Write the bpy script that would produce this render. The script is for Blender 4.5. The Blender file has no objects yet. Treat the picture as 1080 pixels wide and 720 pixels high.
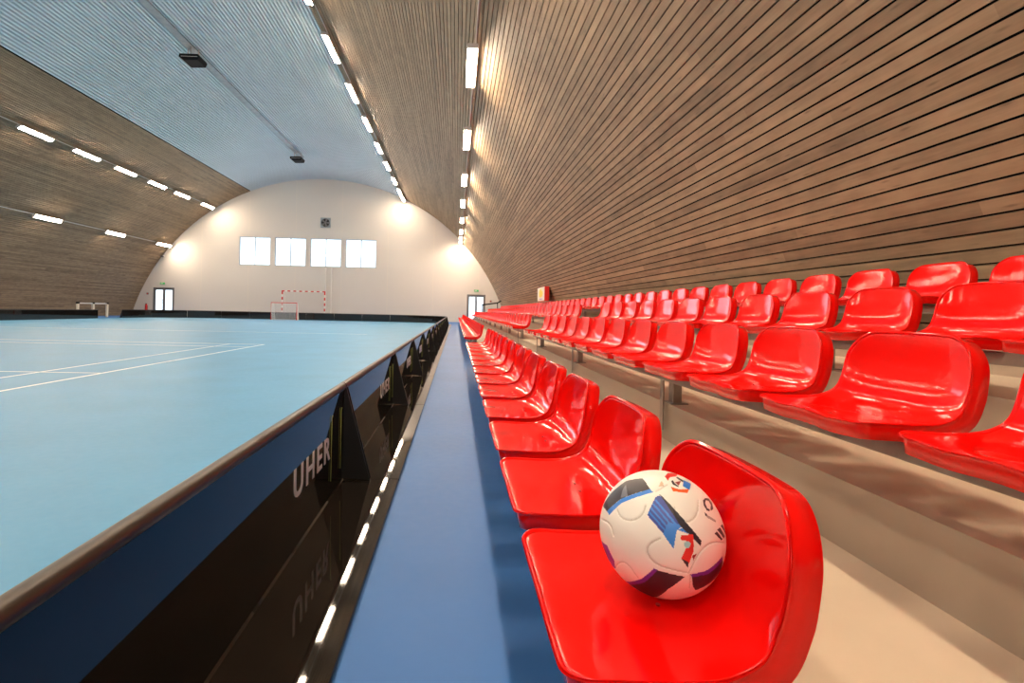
import bpy, bmesh, math, random
from mathutils import Vector, Matrix
random.seed(4)
scene = bpy.context.scene
COL = scene.collection
PI = math.pi
LAMP=116.0; SKY=2.0; DAYF=220; REAR_FILL=300; EXPO=0.28

# ------------------------------------------------------------------ helpers
def link(o, parent=None):
    COL.objects.link(o)
    if parent is not None: o.parent = parent
    return o

def mesh_obj(name, verts, faces, mats, parent=None, fmat=None, smooth=False, loc=None):
    me = bpy.data.meshes.new(name)
    me.from_pydata([tuple(v) for v in verts], [], [tuple(f) for f in faces])
    if not isinstance(mats, (list, tuple)): mats = [mats]
    for m in mats: me.materials.append(m)
    if fmat: me.polygons.foreach_set('material_index', fmat)
    if smooth: me.polygons.foreach_set('use_smooth', [True]*len(me.polygons))
    me.update()
    o = bpy.data.objects.new(name, me)
    if loc: o.location = loc
    return link(o, parent)

class MB:
    """collects simple solids into one mesh"""
    def __init__(s): s.v=[]; s.f=[]; s.m=[]; s.sm=[]
    def add(s, vs, fs, m=0, smooth=False):
        b=len(s.v); s.v+= [tuple(v) for v in vs]
        for f in fs: s.f.append(tuple(b+i for i in f)); s.m.append(m); s.sm.append(smooth)
    def box(s, x0,x1,y0,y1,z0,z1,m=0,c=0.0):
        if c<=0:
            vs=[(x,y,z) for x in (x0,x1) for y in (y0,y1) for z in (z0,z1)]
            s.add(vs,[(0,1,3,2),(4,6,7,5),(0,4,5,1),(2,3,7,6),(0,2,6,4),(1,5,7,3)],m); return
        bm=bmesh.new(); bmesh.ops.create_cube(bm,size=1)
        for v in bm.verts: v.co=Vector(((x0+x1)/2+v.co.x*(x1-x0),(y0+y1)/2+v.co.y*(y1-y0),(z0+z1)/2+v.co.z*(z1-z0)))
        bmesh.ops.bevel(bm,geom=bm.edges[:],offset=c,segments=2,affect='EDGES',profile=.5)
        bm.verts.index_update()
        s.add([v.co[:] for v in bm.verts],[[v.index for v in f.verts] for f in bm.faces],m); bm.free()
    def prism(s, poly, axis, a, b, m=0):
        """poly = 2D points; extruded along axis between a and b"""
        def P(p,t):
            if axis=='y': return (p[0],t,p[1])
            if axis=='x': return (t,p[0],p[1])
            return (p[0],p[1],t)
        n=len(poly); vs=[P(p,a) for p in poly]+[P(p,b) for p in poly]
        fs=[tuple(range(n)),tuple(range(2*n-1,n-1,-1))]+[(i,i+n,(i+1)%n+n,(i+1)%n) for i in range(n)]
        s.add(vs,fs,m)
    def tube(s, pts, r, n=10, m=0, closed=False):
        pts=[Vector(p) for p in pts]; rings=[]
        for i,p in enumerate(pts):
            if closed: t=(pts[(i+1)%len(pts)]-pts[i-1])
            else: t=(pts[min(i+1,len(pts)-1)]-pts[max(i-1,0)])
            t.normalize(); a=t.cross(Vector((0,0,1)))
            if a.length<1e-4: a=t.cross(Vector((1,0,0)))
            a.normalize(); b=t.cross(a)
            rings.append([p+r*(a*math.cos(2*PI*k/n)+b*math.sin(2*PI*k/n)) for k in range(n)])
        vs=[v[:] for q in rings for v in q]; fs=[]
        L=len(pts) if closed else len(pts)-1
        for i in range(L):
            j=(i+1)%len(pts)
            for k in range(n): fs.append((i*n+k,i*n+(k+1)%n,j*n+(k+1)%n,j*n+k))
        s.add(vs,fs,m,True)
        if not closed:
            s.add([v[:] for v in rings[0]],[tuple(range(n))],m); s.add([v[:] for v in rings[-1]],[tuple(range(n))],m)
    def build(s,name,mats,parent=None,loc=None):
        bm=bmesh.new(); vs=[bm.verts.new(v) for v in s.v]
        for f,m,sm in zip(s.f,s.m,s.sm):
            try: q=bm.faces.new([vs[i] for i in f]); q.material_index=m; q.smooth=sm
            except ValueError: pass
        bmesh.ops.recalc_face_normals(bm,faces=bm.faces[:])
        me=bpy.data.meshes.new(name); bm.to_mesh(me); bm.free()
        if not isinstance(mats,(list,tuple)): mats=[mats]
        for q in mats: me.materials.append(q)
        o=bpy.data.objects.new(name,me)
        if loc: o.location=loc
        return link(o,parent)

def tag(o,label=None,cat=None,group=None,kind=None):
    if label: o['label']=label
    if cat: o['category']=cat
    if group: o['group']=group
    if kind: o['kind']=kind
    return o
def empty(name,loc,label,cat,group=None):
    o=bpy.data.objects.new(name,None); o.location=loc; o.empty_display_size=.1
    link(o); return tag(o,label,cat,group)
def copy_tree(o,parent=None):
    c=o.copy(); COL.objects.link(c)
    if parent is not None: c.parent=parent
    for ch in list(o.children): copy_tree(ch,c)
    return c

# ------------------------------------------------------------------ materials
def new_mat(name):
    m=bpy.data.materials.new(name); m.use_nodes=True
    return m,m.node_tree.nodes,m.node_tree.links,m.node_tree.nodes['Principled BSDF']
def setp(b,**k):
    for a,v in k.items():
        a=a.replace('_',' ')
        if a in b.inputs: b.inputs[a].default_value=v
def plain(name,col,rough=.5,metal=0,spec=.5,coat=0,var=0.0,scale=8,bump=0.0,stretch=None):
    m,N,L,b=new_mat(name); setp(b,Base_Color=(*col,1),Roughness=rough,Metallic=metal,Coat_Weight=coat,Coat_Roughness=.04)
    b.inputs['Specular IOR Level'].default_value=spec
    tc=N.new('ShaderNodeTexCoord'); nz=N.new('ShaderNodeTexNoise'); nz.inputs['Scale'].default_value=scale; nz.inputs['Detail'].default_value=5
    if stretch:
        mp=N.new('ShaderNodeMapping'); mp.inputs['Scale'].default_value=stretch; L.new(tc.outputs['Object'],mp.inputs['Vector']); L.new(mp.outputs[0],nz.inputs['Vector'])
    else: L.new(tc.outputs['Object'],nz.inputs['Vector'])
    if var>0:
        r=N.new('ShaderNodeMapRange'); r.inputs['To Min'].default_value=1-var; r.inputs['To Max'].default_value=1+var
        r.inputs['From Min'].default_value=.3; r.inputs['From Max'].default_value=.7
        L.new(nz.outputs['Fac'],r.inputs['Value'])
        mx=N.new('ShaderNodeVectorMath'); mx.operation='SCALE'; mx.inputs[0].default_value=col; L.new(r.outputs[0],mx.inputs['Scale']); L.new(mx.outputs[0],b.inputs['Base Color'])
    if bump>0:
        bp=N.new('ShaderNodeBump'); bp.inputs['Strength'].default_value=bump; bp.inputs['Distance'].default_value=.01
        L.new(nz.outputs['Fac'],bp.inputs['Height']); L.new(bp.outputs[0],b.inputs['Normal'])
    return m
def emis(name,col,st):
    m,N,L,b=new_mat(name); setp(b,Base_Color=(*col,1),Roughness=.4); b.inputs['Emission Color'].default_value=(*col,1); b.inputs['Emission Strength'].default_value=st
    return m

M={}
M['seat']=plain('red_plastic',(.80,.003,.002),rough=.10,spec=.32)
M['seat'].node_tree.nodes['Principled BSDF'].inputs['Coat Tint'].default_value=(1,1,1,1)
M['steel']=plain('grey_steel',(.30,.27,.24),rough=.4,metal=.6,var=.08,scale=20)
M['bolt']=plain('dark_bolt',(.35,.008,.006),rough=.4)
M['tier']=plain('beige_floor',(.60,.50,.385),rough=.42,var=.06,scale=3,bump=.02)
M['riser_shade']=plain('beige_floor_shaded',(.43,.36,.28),rough=.45,var=.05,scale=2)  # tier beige darkened: shade of the upright faces put into the colour
M['board']=plain('black_gloss_board',(.012,.009,.007),rough=.03,spec=.5,coat=.0,var=.3,scale=6)
M['brace']=plain('black_brace',(.008,.008,.009),rough=.45)
M['rail']=plain('black_cap_rail',(.034,.025,.019),rough=.38,spec=.5)
M['letter']=plain('white_lettering',(.62,.58,.58),rough=.5)
M['clip']=plain('yellow_green_clip',(.30,.34,.07),rough=.5)
M['alu']=plain('grey_aluminium_frame',(.16,.16,.17),rough=.45,metal=.3)
M['winframe']=plain('pale_window_frame',(.42,.47,.52),rough=.5)
M['white']=plain('white_paint',(.78,.76,.73),rough=.45)
M['red']=plain('red_paint',(.62,.02,.015),rough=.35)
M['black']=plain('matt_black',(.008,.008,.009),rough=.7,spec=.2)
M['conduit']=plain('conduit',(.42,.33,.29),rough=.4,metal=.3)
M['galv']=plain('galvanised',(.30,.35,.39),rough=.5,metal=.4,var=.15,scale=5)
M['housing']=plain('lamp_housing',(.55,.50,.47),rough=.5)
M['lamp']=emis('lamp_diffuser',(1,.79,.57),LAMP)
M['green']=emis('exit_green',(.03,.30,.10),.5)
M['yellow']=plain('yellow_print',(.95,.62,.02),rough=.4)
M['purple']=plain('violet_print',(.30,.25,.55),rough=.4)
M['cream']=plain('cream_panel',(.75,.66,.52),rough=.5)

def glass_mat():
    m,N,L,b=new_mat('thin_glass'); out=[n for n in N if n.type=='OUTPUT_MATERIAL'][0]
    t=N.new('ShaderNodeBsdfTransparent'); t.inputs[0].default_value=(.93,.96,.97,1)
    g=N.new('ShaderNodeBsdfGlossy'); g.inputs['Roughness'].default_value=.02
    f=N.new('ShaderNodeFresnel'); f.inputs[0].default_value=1.45
    mx=N.new('ShaderNodeMixShader'); L.new(f.outputs[0],mx.inputs[0]); L.new(t.outputs[0],mx.inputs[1]); L.new(g.outputs[0],mx.inputs[2]); L.new(mx.outputs[0],out.inputs[0])
    return m
M['glass']=glass_mat()

def wood_mat(sign):
    """planks: every plank has its own tone, board ends staggered, grain along Y, knots"""
    m,N,L,b=new_mat('larch_planks'); setp(b,Roughness=.58)
    b.inputs['Specular IOR Level'].default_value=.35
    at=N.new('ShaderNodeAttribute'); at.attribute_name='plank'
    tc=N.new('ShaderNodeTexCoord'); sp=N.new('ShaderNodeSeparateXYZ'); L.new(tc.outputs['Object'],sp.inputs[0])
    def mth(op,a,c=None,d=None):
        n=N.new('ShaderNodeMath'); n.operation=op
        for i,v in enumerate((a,c,d)):
            if v is None: continue
            if isinstance(v,(int,float)): n.inputs[i].default_value=v
            else: L.new(v,n.inputs[i])
        return n.outputs[0]
    wn=N.new('ShaderNodeTexWhiteNoise'); wn.noise_dimensions='1D'; L.new(at.outputs['Fac'],wn.inputs['W'])
    off=mth('MULTIPLY',wn.outputs['Value'],4.0)
    seg=mth('FLOOR',mth('DIVIDE',mth('ADD',sp.outputs['Y'],off),3.9))
    wid=N.new('ShaderNodeTexWhiteNoise'); wid.noise_dimensions='2D'; cb=N.new('ShaderNodeCombineXYZ'); L.new(at.outputs['Fac'],cb.inputs[0]); L.new(seg,cb.inputs[1]); L.new(cb.outputs[0],wid.inputs['Vector'])
    # vector: (across, along, plank)
    v=N.new('ShaderNodeCombineXYZ'); L.new(mth('MULTIPLY',sp.outputs['Z'],14.0),v.inputs[0]); L.new(mth('MULTIPLY',sp.outputs['Y'],.9),v.inputs[1]); L.new(mth('MULTIPLY',at.outputs['Fac'],7.31),v.inputs[2])
    n1=N.new('ShaderNodeTexNoise'); n1.inputs['Scale'].default_value=1.6; n1.inputs['Detail'].default_value=6; n1.inputs['Roughness'].default_value=.62; L.new(v.outputs[0],n1.inputs['Vector'])
    v2=N.new('ShaderNodeCombineXYZ'); L.new(mth('MULTIPLY',sp.outputs['Z'],3.0),v2.inputs[0]); L.new(mth('MULTIPLY',sp.outputs['Y'],1.7),v2.inputs[1]); L.new(mth('MULTIPLY',at.outputs['Fac'],3.1),v2.inputs[2])
    n2=N.new('ShaderNodeTexNoise'); n2.inputs['Scale'].default_value=2.1; n2.inputs['Detail'].default_value=3; L.new(v2.outputs[0],n2.inputs['Vector'])
    vo=N.new('ShaderNodeTexVoronoi'); vo.inputs['Scale'].default_value=1.9
    v3=N.new('ShaderNodeCombineXYZ'); L.new(mth('MULTIPLY',sp.outputs['Z'],9.0),v3.inputs[0]); L.new(mth('MULTIPLY',sp.outputs['Y'],1.6),v3.inputs[1]); L.new(mth('MULTIPLY',at.outputs['Fac'],2.7),v3.inputs[2]); L.new(v3.outputs[0],vo.inputs['Vector'])
    knot=N.new('ShaderNodeMapRange'); L.new(vo.outputs['Distance'],knot.inputs['Value']); knot.inputs['From Min'].default_value=.04; knot.inputs['From Max'].default_value=.17; knot.inputs['To Min'].default_value=.66; knot.inputs['To Max'].default_value=1
    cr=N.new('ShaderNodeValToRGB'); cr.color_ramp.elements[0].position=.28; cr.color_ramp.elements[0].color=(.160,.111,.069,1); cr.color_ramp.elements[1].position=.74; cr.color_ramp.elements[1].color=(.41,.297,.185,1)
    mixf=mth('ADD',mth('MULTIPLY',n1.outputs['Fac'],.45),mth('ADD',mth('MULTIPLY',n2.outputs['Fac'],.35),mth('MULTIPLY',wid.outputs['Value'],.20)))
    L.new(mixf,cr.inputs['Fac'])
    sc=N.new('ShaderNodeVectorMath'); sc.operation='SCALE'; L.new(cr.outputs[0],sc.inputs[0]); L.new(knot.outputs[0],sc.inputs['Scale'])
    L.new(sc.outputs[0],b.inputs['Base Color'])
    return m
M['wood']=wood_mat(1)
M['gap']=plain('dark_backing',(.006,.006,.007),rough=.9,spec=.1)
M['deck']=plain('white_ribbed_sheet',(.62,.72,.79),rough=.45,var=.03,scale=.4)
BALL_W= (-0.3626, -0.8519, 0.3779) 
BALL_E1= (0.9201, -0.3916, 0.0) 
BALL_E2= (0.148, 0.3477, 0.9258)
BALL_POLYS=[
 ('black',[(-1.353, 0.374), (-0.989, 0.689), (-0.711, 0.897), (-0.35, 0.926), (-0.179, 0.659), (-0.704, 0.443), (-1.021, 0.214)]),
 ('blue',[(-0.179, 0.659), (-0.126, 0.598), (-0.664, 0.371), (-0.928, 0.14), (-1.021, 0.214), (-0.703, 0.439)]),
 ('grey',[(-0.709, 0.465), (-0.71, 0.659), (-0.673, 0.779), (-0.563, 0.506)]),
 ('navy',[(-0.086, 0.522), (-0.02, 0.56), (0.339, 0.145), (0.038, -0.022), (-0.2, 0.208)]),
 ('blue',[(-0.101, 0.461), (-0.078, 0.48), (0.271, 0.111), (0.238, 0.092)]),
 ('blue',[(-0.133, 0.39), (-0.109, 0.408), (0.211, 0.075), (0.185, 0.058)]),
 ('blue',[(-0.164, 0.322), (-0.141, 0.339), (0.156, 0.041), (0.131, 0.024)]),
 ('blue',[(-0.188, 0.257), (-0.168, 0.273), (0.102, 0.01), (0.077, -0.003)]),
 ('blue',[(0.038, -0.028), (0.107, 0.152), (0.339, 0.142), (0.238, 0.064), (0.228, 0.031), (0.194, -0.214)]),
 ('blue',[(0.238, 0.064), (0.373, 0.129), (0.407, 0.039)]),
 ('black',[(-0.028, 0.575), (0.008, 0.557), (0.375, 0.2), (0.622, -0.035), (0.612, -0.118), (0.288, 0.126)]),
 ('red',[(0.298, -0.004), (0.485, 0.039), (0.497, -0.197), (0.421, -0.441), (0.309, -0.335), (0.369, -0.181), (0.373, -0.07), (0.289, -0.068)]),
 ('cyan',[(0.346, -0.106), (0.373, -0.08), (0.414, -0.074), (0.443, -0.098), (0.444, -0.139), (0.41, -0.169), (0.369, -0.169), (0.348, -0.146)]),
 ('black',[(0.308, -0.328), (0.422, -0.378), (0.423, -0.469)]),
 ('darkred',[(0.472, -0.272), (0.548, -0.237), (0.503, -0.339)]),
 ('black',[(-0.729, -1.268), (-0.25, -0.87), (-0.042, -0.581), (0.393, -0.624), (0.148, -0.927), (-0.124, -1.462), (-0.453, -1.39)]),
 ('purple',[(-0.783, -1.236), (-0.285, -0.814), (-0.083, -0.561), (-0.029, -0.578), (-0.243, -0.883), (-0.71, -1.277)]),
 ('black',[(0.506, -0.617), (0.83, -0.559), (1.203, -0.322), (1.343, -0.593), (1.026, -0.815), (0.66, -0.947), (0.566, -0.813)]),
 ('purple',[(0.481, -0.578), (0.788, -0.497), (1.157, -0.261), (1.221, -0.333), (0.833, -0.568), (0.508, -0.626)]),
 ('purple',[(-1.404, -0.427), (-1.008, -0.427), (-0.849, -0.682), (-0.911, -0.918), (-1.087, -0.984), (-1.263, -0.744)]),
 ('black',[(-1.371, -0.52), (-1.119, -0.581), (-1.135, -0.931), (-1.289, -0.696)]),
 ('orange',[(0.157, 0.777), (0.301, 0.749), (0.496, 0.831), (0.441, 0.717), (0.19, 0.68)]),
 ('blue',[(0.431, 1.084), (0.593, 1.052), (0.501, 0.811), (0.38, 0.862)]),
 ('red',[(0.061, 1.039), (0.132, 1.241), (0.374, 1.419), (0.296, 1.149), (0.155, 1.048), (0.116, 0.926)]),
 ('black',[(0.173, 0.931), (0.191, 0.84), (0.299, 0.799), (0.295, 0.841), (0.227, 0.886), (0.209, 0.97)]),
 ('black',[(0.312, 1.16), (0.433, 1.051), (0.392, 0.982), (0.282, 1.082)]),
 ('darkred',[(0.237, 0.915), (0.37, 1.015), (0.303, 0.844)]),
 ('tan',[(-0.054, 0.723), (0.003, 0.884), (0.05, 0.762)]),
 ('black',[(0.748, 0.682), (0.847, 0.779), (0.979, 0.842), (1.044, 0.743), (0.984, 0.587), (0.89, 0.517), (0.894, 0.562), (0.948, 0.66), (0.919, 0.739), (0.834, 0.719), (0.782, 0.639), (0.807, 0.541), (0.863, 0.543), (0.861, 0.499), (0.783, 0.491), (0.737, 0.551)]),
 ('black',[(0.721, 0.433), (0.767, 0.422), (0.767, 0.368), (0.729, 0.374)]),
 ('greyl',[(0.783, 0.403), (0.98, 0.361), (0.968, 0.318), (0.764, 0.353)]),
 ('black',[(0.898, 0.117), (0.963, 0.164), (1.149, 0.051), (1.092, 0.022)]),
 ('black',[(0.981, 0.197), (1.084, 0.256), (1.291, 0.123), (1.194, 0.071)]),
 ('black',[(1.115, 0.295), (1.25, 0.358), (1.449, 0.232), (1.388, 0.162)]),
]
BALL_SEAMS=[
 [(-0.74, 0.238), (-0.649, 0.114), (-0.456, 0.077), (-0.278, 0.174), (-0.236, 0.352)],
 [(0.208, 0.398), (0.239, 0.224), (0.409, 0.19), (0.57, 0.343), (0.639, 0.64)],
 [(-0.002, -0.1), (-0.163, -0.208), (-0.196, -0.344), (-0.077, -0.487), (0.192, -0.535), (0.448, -0.557)],
 [(0.448, -0.557), (0.577, -0.221), (0.807, -0.022), (1.235, 0.0)],
 [(-0.942, -0.928), (-0.702, -0.632), (-0.509, -0.61), (-0.356, -0.839)],
 [(-1.252, 0.057), (-0.877, -0.002), (-0.795, -0.197)],
 [(-0.091, 0.625), (-0.02, 0.681), (0.093, 0.803)],
 [(0.482, -0.586), (0.513, -0.865)],
]
# ------------------------------------------------------------------ dimensions
CX,CZ,R=-10.15,-4.0,14.55          # vault axis and radius
Y0,Y1=-8.0,37.9                     # rear and far end walls
def arc(th,r=R): return (CX+r*math.sin(math.radians(th)), CZ+r*math.cos(math.radians(th)))

# ------------------------------------------------------------------ vault: plank walls
PITCH=.41; GAPF=.15
def plank_wall(name,th0,th1,label):
    n=int(round((th1-th0)/PITCH)); verts=[];faces=[];fm=[];pid=[]
    def q(a,b,c,d,m,i):
        k=len(verts); verts.extend([a,b,c,d]); faces.append((k,k+1,k+2,k+3)); fm.append(m); pid.append(float(i))
    for i in range(n):
        a=th0+i*(th1-th0)/n; b=th0+(i+1-GAPF)*(th1-th0)/n; e=th0+(i+1)*(th1-th0)/n
        A=arc(a);B=arc(b);Ao=arc(a,R+.028);Bo=arc(b,R+.028)
        q((A[0],Y0,A[1]),(A[0],Y1,A[1]),(B[0],Y1,B[1]),(B[0],Y0,B[1]),0,i)
        q((Ao[0],Y0,Ao[1]),(Ao[0],Y1,Ao[1]),(A[0],Y1,A[1]),(A[0],Y0,A[1]),0,i)
        q((B[0],Y0,B[1]),(B[0],Y1,B[1]),(Bo[0],Y1,Bo[1]),(Bo[0],Y0,Bo[1]),0,i)
        q((Ao[0],Y0,Ao[1]),(Bo[0],Y0,Bo[1]),(Bo[0],Y1,Bo[1]),(Ao[0],Y1,Ao[1]),0,i)
        P=arc(a,R+.05);Q=arc(e,R+.05)
        q((P[0],Y0,P[1]),(P[0],Y1,P[1]),(Q[0],Y1,Q[1]),(Q[0],Y0,Q[1]),1,i)
    for th in (th0,th1):
        A=arc(th,R);B=arc(th,R+.16); q((A[0],Y0,A[1]),(A[0],Y1,A[1]),(B[0],Y1,B[1]),(B[0],Y0,B[1]),1,0)
    for i in range(24):
        A=arc(th0+(th1-th0)*i/24,R+.16);B=arc(th0+(th1-th0)*(i+1)/24,R+.16); q((A[0],Y0-.3,A[1]),(A[0],Y1+.3,A[1]),(B[0],Y1+.3,B[1]),(B[0],Y0-.3,B[1]),1,0)
    o=mesh_obj(name,verts,faces,[M['wood'],M['gap']],fmat=fm)
    at=o.data.attributes.new('plank','FLOAT','FACE'); at.data.foreach_set('value',[p+(500 if th0<0 else 0) for p in pid])
    tag(o,label,kind='structure'); return o
plank_wall('wall_right',23.7,74.2,'curved right wall of brown larch planks with dark gaps')
plank_wall('wall_left',-74.2,-22.1,'curved left wall of brown larch planks with dark gaps')
# ribbed sheet between them
verts=[];prof=[]
th=-22.1; dth=(23.7+22.1)/76
for i in range(76):
    a=-22.1+i*dth
    for f,r in ((0,R+.075),(.36,R+.075),(.46,R-.015),(.90,R-.015)): prof.append(arc(a+f*dth,r))
prof.append(arc(23.7,R+.05))
for p in prof: verts+= [(p[0],Y0,p[1]),(p[0],Y1,p[1])]
cf=[(2*i,2*i+1,2*i+3,2*i+2) for i in range(len(prof)-1)]; nb=len(verts)
for i in range(13):
    p=arc(-22.3+46.2*i/12,R+.16); verts+=[(p[0],Y0-.3,p[1]),(p[0],Y1+.3,p[1])]
cf+=[(nb+2*i,nb+2*i+1,nb+2*i+3,nb+2*i+2) for i in range(12)]
tag(mesh_obj('ceiling',verts,cf,M['deck']),'pale blue-grey ribbed metal sheet along the crown of the vault',kind='structure')

# ------------------------------------------------------------------ end walls with openings
def wall_mat():
    m,N,L,b=new_mat('end_wall_paint'); setp(b,Roughness=.6)
    tc=N.new('ShaderNodeTexCoord'); sp=N.new('ShaderNodeSeparateXYZ'); L.new(tc.outputs['Object'],sp.inputs[0])
    def mth(op,a,c=None):
        n=N.new('ShaderNodeMath'); n.operation=op
        for i,v in enumerate((a,c)):
            if v is None: continue
            if isinstance(v,(int,float)): n.inputs[i].default_value=v
            else: L.new(v,n.inputs[i])
        return n.outputs[0]
    # panel joints: verticals about every 5.8 m, one horizontal
    fx=mth('ABSOLUTE',mth('SUBTRACT',mth('FRACT',mth('DIVIDE',mth('ADD',sp.outputs['X'],1.8+.5*3.46+34.6),3.46)),.5))
    jx=mth('LESS_THAN',fx,.008)
    jz=mth('LESS_THAN',mth('ABSOLUTE',mth('SUBTRACT',sp.outputs['Z'],5.45)),.02)
    j=mth('MAXIMUM',jx,jz)
    nz=N.new('ShaderNodeTexNoise'); nz.inputs['Scale'].default_value=1.2; L.new(tc.outputs['Object'],nz.inputs['Vector'])
    mx=N.new('ShaderNodeMix'); mx.data_type='RGBA'; mx.inputs['A'].default_value=(.63,.60,.57,1); mx.inputs['B'].default_value=(.66,.62,.57,1); L.new(j,mx.inputs['Factor'])
    L.new(mx.outputs['Result'],b.inputs['Base Color'])
    return m
M['endwall']=wall_mat()
WX0,WX1,WZ0,WZ1=-16.36,-6.12,3.94,6.09
wins=[]
ww=(WX1-WX0-3*.31)/4
for i in range(4): a=WX0+i*(ww+.31); wins.append((a,a+ww,WZ0,WZ1))
doors=[(-22.6,-21.04,0,2.12),(.8,2.21,0,2.13)]
def end_wall(name,y,dy,label,openings):
    xs=set(); x=-24.15
    while x<3.9: xs.add(round(x,3)); x+=.35
    xs.add(3.85)
    for o in openings: xs.add(o[0]); xs.add(o[1])
    xs=sorted(xs); mb=MB()
    def top(x): return CZ+math.sqrt(max((R+.06)**2-(x-CX)**2,0))
    for a,b in zip(xs,xs[1:]):
        mid=(a+b)/2; cuts=sorted([(o[2],o[3]) for o in openings if o[0]-1e-6<mid<o[1]+1e-6])
        z=0; segs=[]
        for c in cuts:
            if c[0]>z: segs.append((z,c[0]))
            z=c[1]
        for s0,s1 in segs: mb.add([(a,y,s0),(b,y,s0),(b,y,s1),(a,y,s1)],[(0,1,2,3)]); 
        if min(top(a),top(b))>z: mb.add([(a,y,z),(b,y,z),(b,y,top(b)),(a,y,top(a))],[(0,1,2,3)])
    # reveals
    for o in openings:
        x0,x1,z0,z1=o; yy=y+dy
        mb.add([(x0,y,z0),(x0,yy,z0),(x0,yy,z1),(x0,y,z1)],[(0,1,2,3)]); mb.add([(x1,y,z0),(x1,yy,z0),(x1,yy,z1),(x1,y,z1)],[(0,1,2,3)])
        mb.add([(x0,y,z1),(x0,yy,z1),(x1,yy,z1),(x1,y,z1)],[(0,1,2,3)]); mb.add([(x0,y,z0),(x0,yy,z0),(x1,yy,z0),(x1,y,z0)],[(0,1,2,3)])
    return tag(mb.build(name,M['endwall']),label,kind='structure')
end_wall('wall_far',Y1,.25,'white panelled far end wall under the vault',wins+doors)
rear=[(w[0],w[1],3.2,6.6) for w in wins]  # invented openings behind the camera, put in to let cool fill through
end_wall('wall_rear',Y0,-.25,'white rear end wall behind the camera',rear)
def window(n,o,y,s,label):
    x0,x1,z0,z1=o; xm=(x0+x1)/2; t=.065
    mb=MB()
    for a in ((x0,x0+t,z0,z1),(x1-t,x1,z0,z1),(x0+t,x1-t,z0,z0+t),(x0+t,x1-t,z1-t,z1),(xm-.035,xm+.035,z0+t,z1-t)):
        mb.box(a[0],a[1],y+s*.08,y+s*.14,a[2],a[3])
    w=mb.build('window_%d'%n,M['winframe']); tag(w,label,kind='structure')
    for a,b in ((x0+t,xm-.035),(xm+.035,x1-t)):
        mesh_obj('pane',[(a,y+s*.11,z0+t),(b,y+s*.11,z0+t),(b,y+s*.11,z1-t),(a,y+s*.11,z1-t)],[(0,1,2,3)],M['glass'],w)
names=['leftmost','second','third','rightmost']
for i,o in enumerate(wins): window(i+1,o,Y1,1,'%s two-pane window high in the far end wall'%names[i])
for i,o in enumerate(rear): window(i+5,o,Y0,-1,'unseen window added in the rear end wall for cool fill')
def door(n,o,label):
    x0,x1,z0,z1=o; xm=(x0+x1)/2; mb=MB(); y=Y1
    for a in ((x0,x0+.09,0,z1),(x1-.09,x1,0,z1),(x0+.09,x1-.09,z1-.09,z1)): mb.box(a[0],a[1],y+.02,y+.12,a[2],a[3])
    d=mb.build('door_%d'%n,M['alu']); tag(d,label,kind='structure')
    for k,(a,b) in enumerate(((x0+.09,xm-.004),(xm+.004,x1-.09))):
        f=MB()
        for c in ((a,a+.08,0.01,z1-.09),(b-.08,b,0.01,z1-.09),(a+.08,b-.08,.01,.14),(a+.08,b-.08,z1-.18,z1-.09)): f.box(c[0],c[1],y+.04,y+.10,c[2],c[3])
        lf=f.build('door_leaf',M['alu'],d)
        mesh_obj('pane',[(a+.08,y+.07,.14),(b-.08,y+.07,.14),(b-.08,y+.07,z1-.18),(a+.08,y+.07,z1-.18)],[(0,1,2,3)],M['glass'],lf)
        hx=b-.05 if k==0 else a+.05
        h=MB(); h.tube([(hx,y+.03,.95),(hx,y-.03,.95),(hx,y-.03,1.25),(hx,y+.03,1.25)],.012,8); h.build('door_handle',M['steel'],lf)
door(1,doors[0],'glazed double door at the left end of the far wall')
door(2,doors[1],'glazed double door at the right end of the far wall beside the seats')

# ------------------------------------------------------------------ floors
def floor_mat(name,col,rough,spec):
    m,N,L,b=new_mat(name); setp(b,Base_Color=(*col,1)); b.inputs['Specular IOR Level'].default_value=spec
    tc=N.new('ShaderNodeTexCoord')
    n=N.new('ShaderNodeTexNoise'); n.inputs['Scale'].default_value=1.3; n.inputs['Detail'].default_value=6; L.new(tc.outputs['Object'],n.inputs['Vector'])
    n3=N.new('ShaderNodeTexNoise'); n3.inputs['Scale'].default_value=22; n3.inputs['Detail'].default_value=3; L.new(tc.outputs['Object'],n3.inputs['Vector'])
    r=N.new('ShaderNodeMapRange'); L.new(n.outputs['Fac'],r.inputs['Value']); r.inputs['To Min'].default_value=.93; r.inputs['To Max'].default_value=1.07; r.inputs['From Min'].default_value=.3; r.inputs['From Max'].default_value=.7
    s=N.new('ShaderNodeVectorMath'); s.operation='SCALE'; s.inputs[0].default_value=col; L.new(r.outputs[0],s.inputs['Scale']); L.new(s.outputs[0],b.inputs['Base Color'])
    r2=N.new('ShaderNodeMapRange'); L.new(n3.outputs['Fac'],r2.inputs['Value']); r2.inputs['To Min'].default_value=rough-.05; r2.inputs['To Max'].default_value=rough+.06
    L.new(r2.outputs[0],b.inputs['Roughness'])
    return m
M['hallfloor']=floor_mat('blue_hall_floor',(.028,.145,.44),.48,.28)
M['rinkfloor']=floor_mat('light_blue_rink_floor',(.068,.285,.52),.46,.50)
M['line']=plain('white_court_line',(.72,.78,.80),rough=.45)
BX=-.555; BL=-20.0; BY=34.54; RC=4.0
tag(mesh_obj('floor',[(-24.2,Y0,0),(3.9,Y0,0),(3.9,Y1+.3,0),(-24.2,Y1+.3,0)],[(0,1,2,3)],M['hallfloor']),'blue sports hall floor outside the rink boards',kind='structure')
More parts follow.
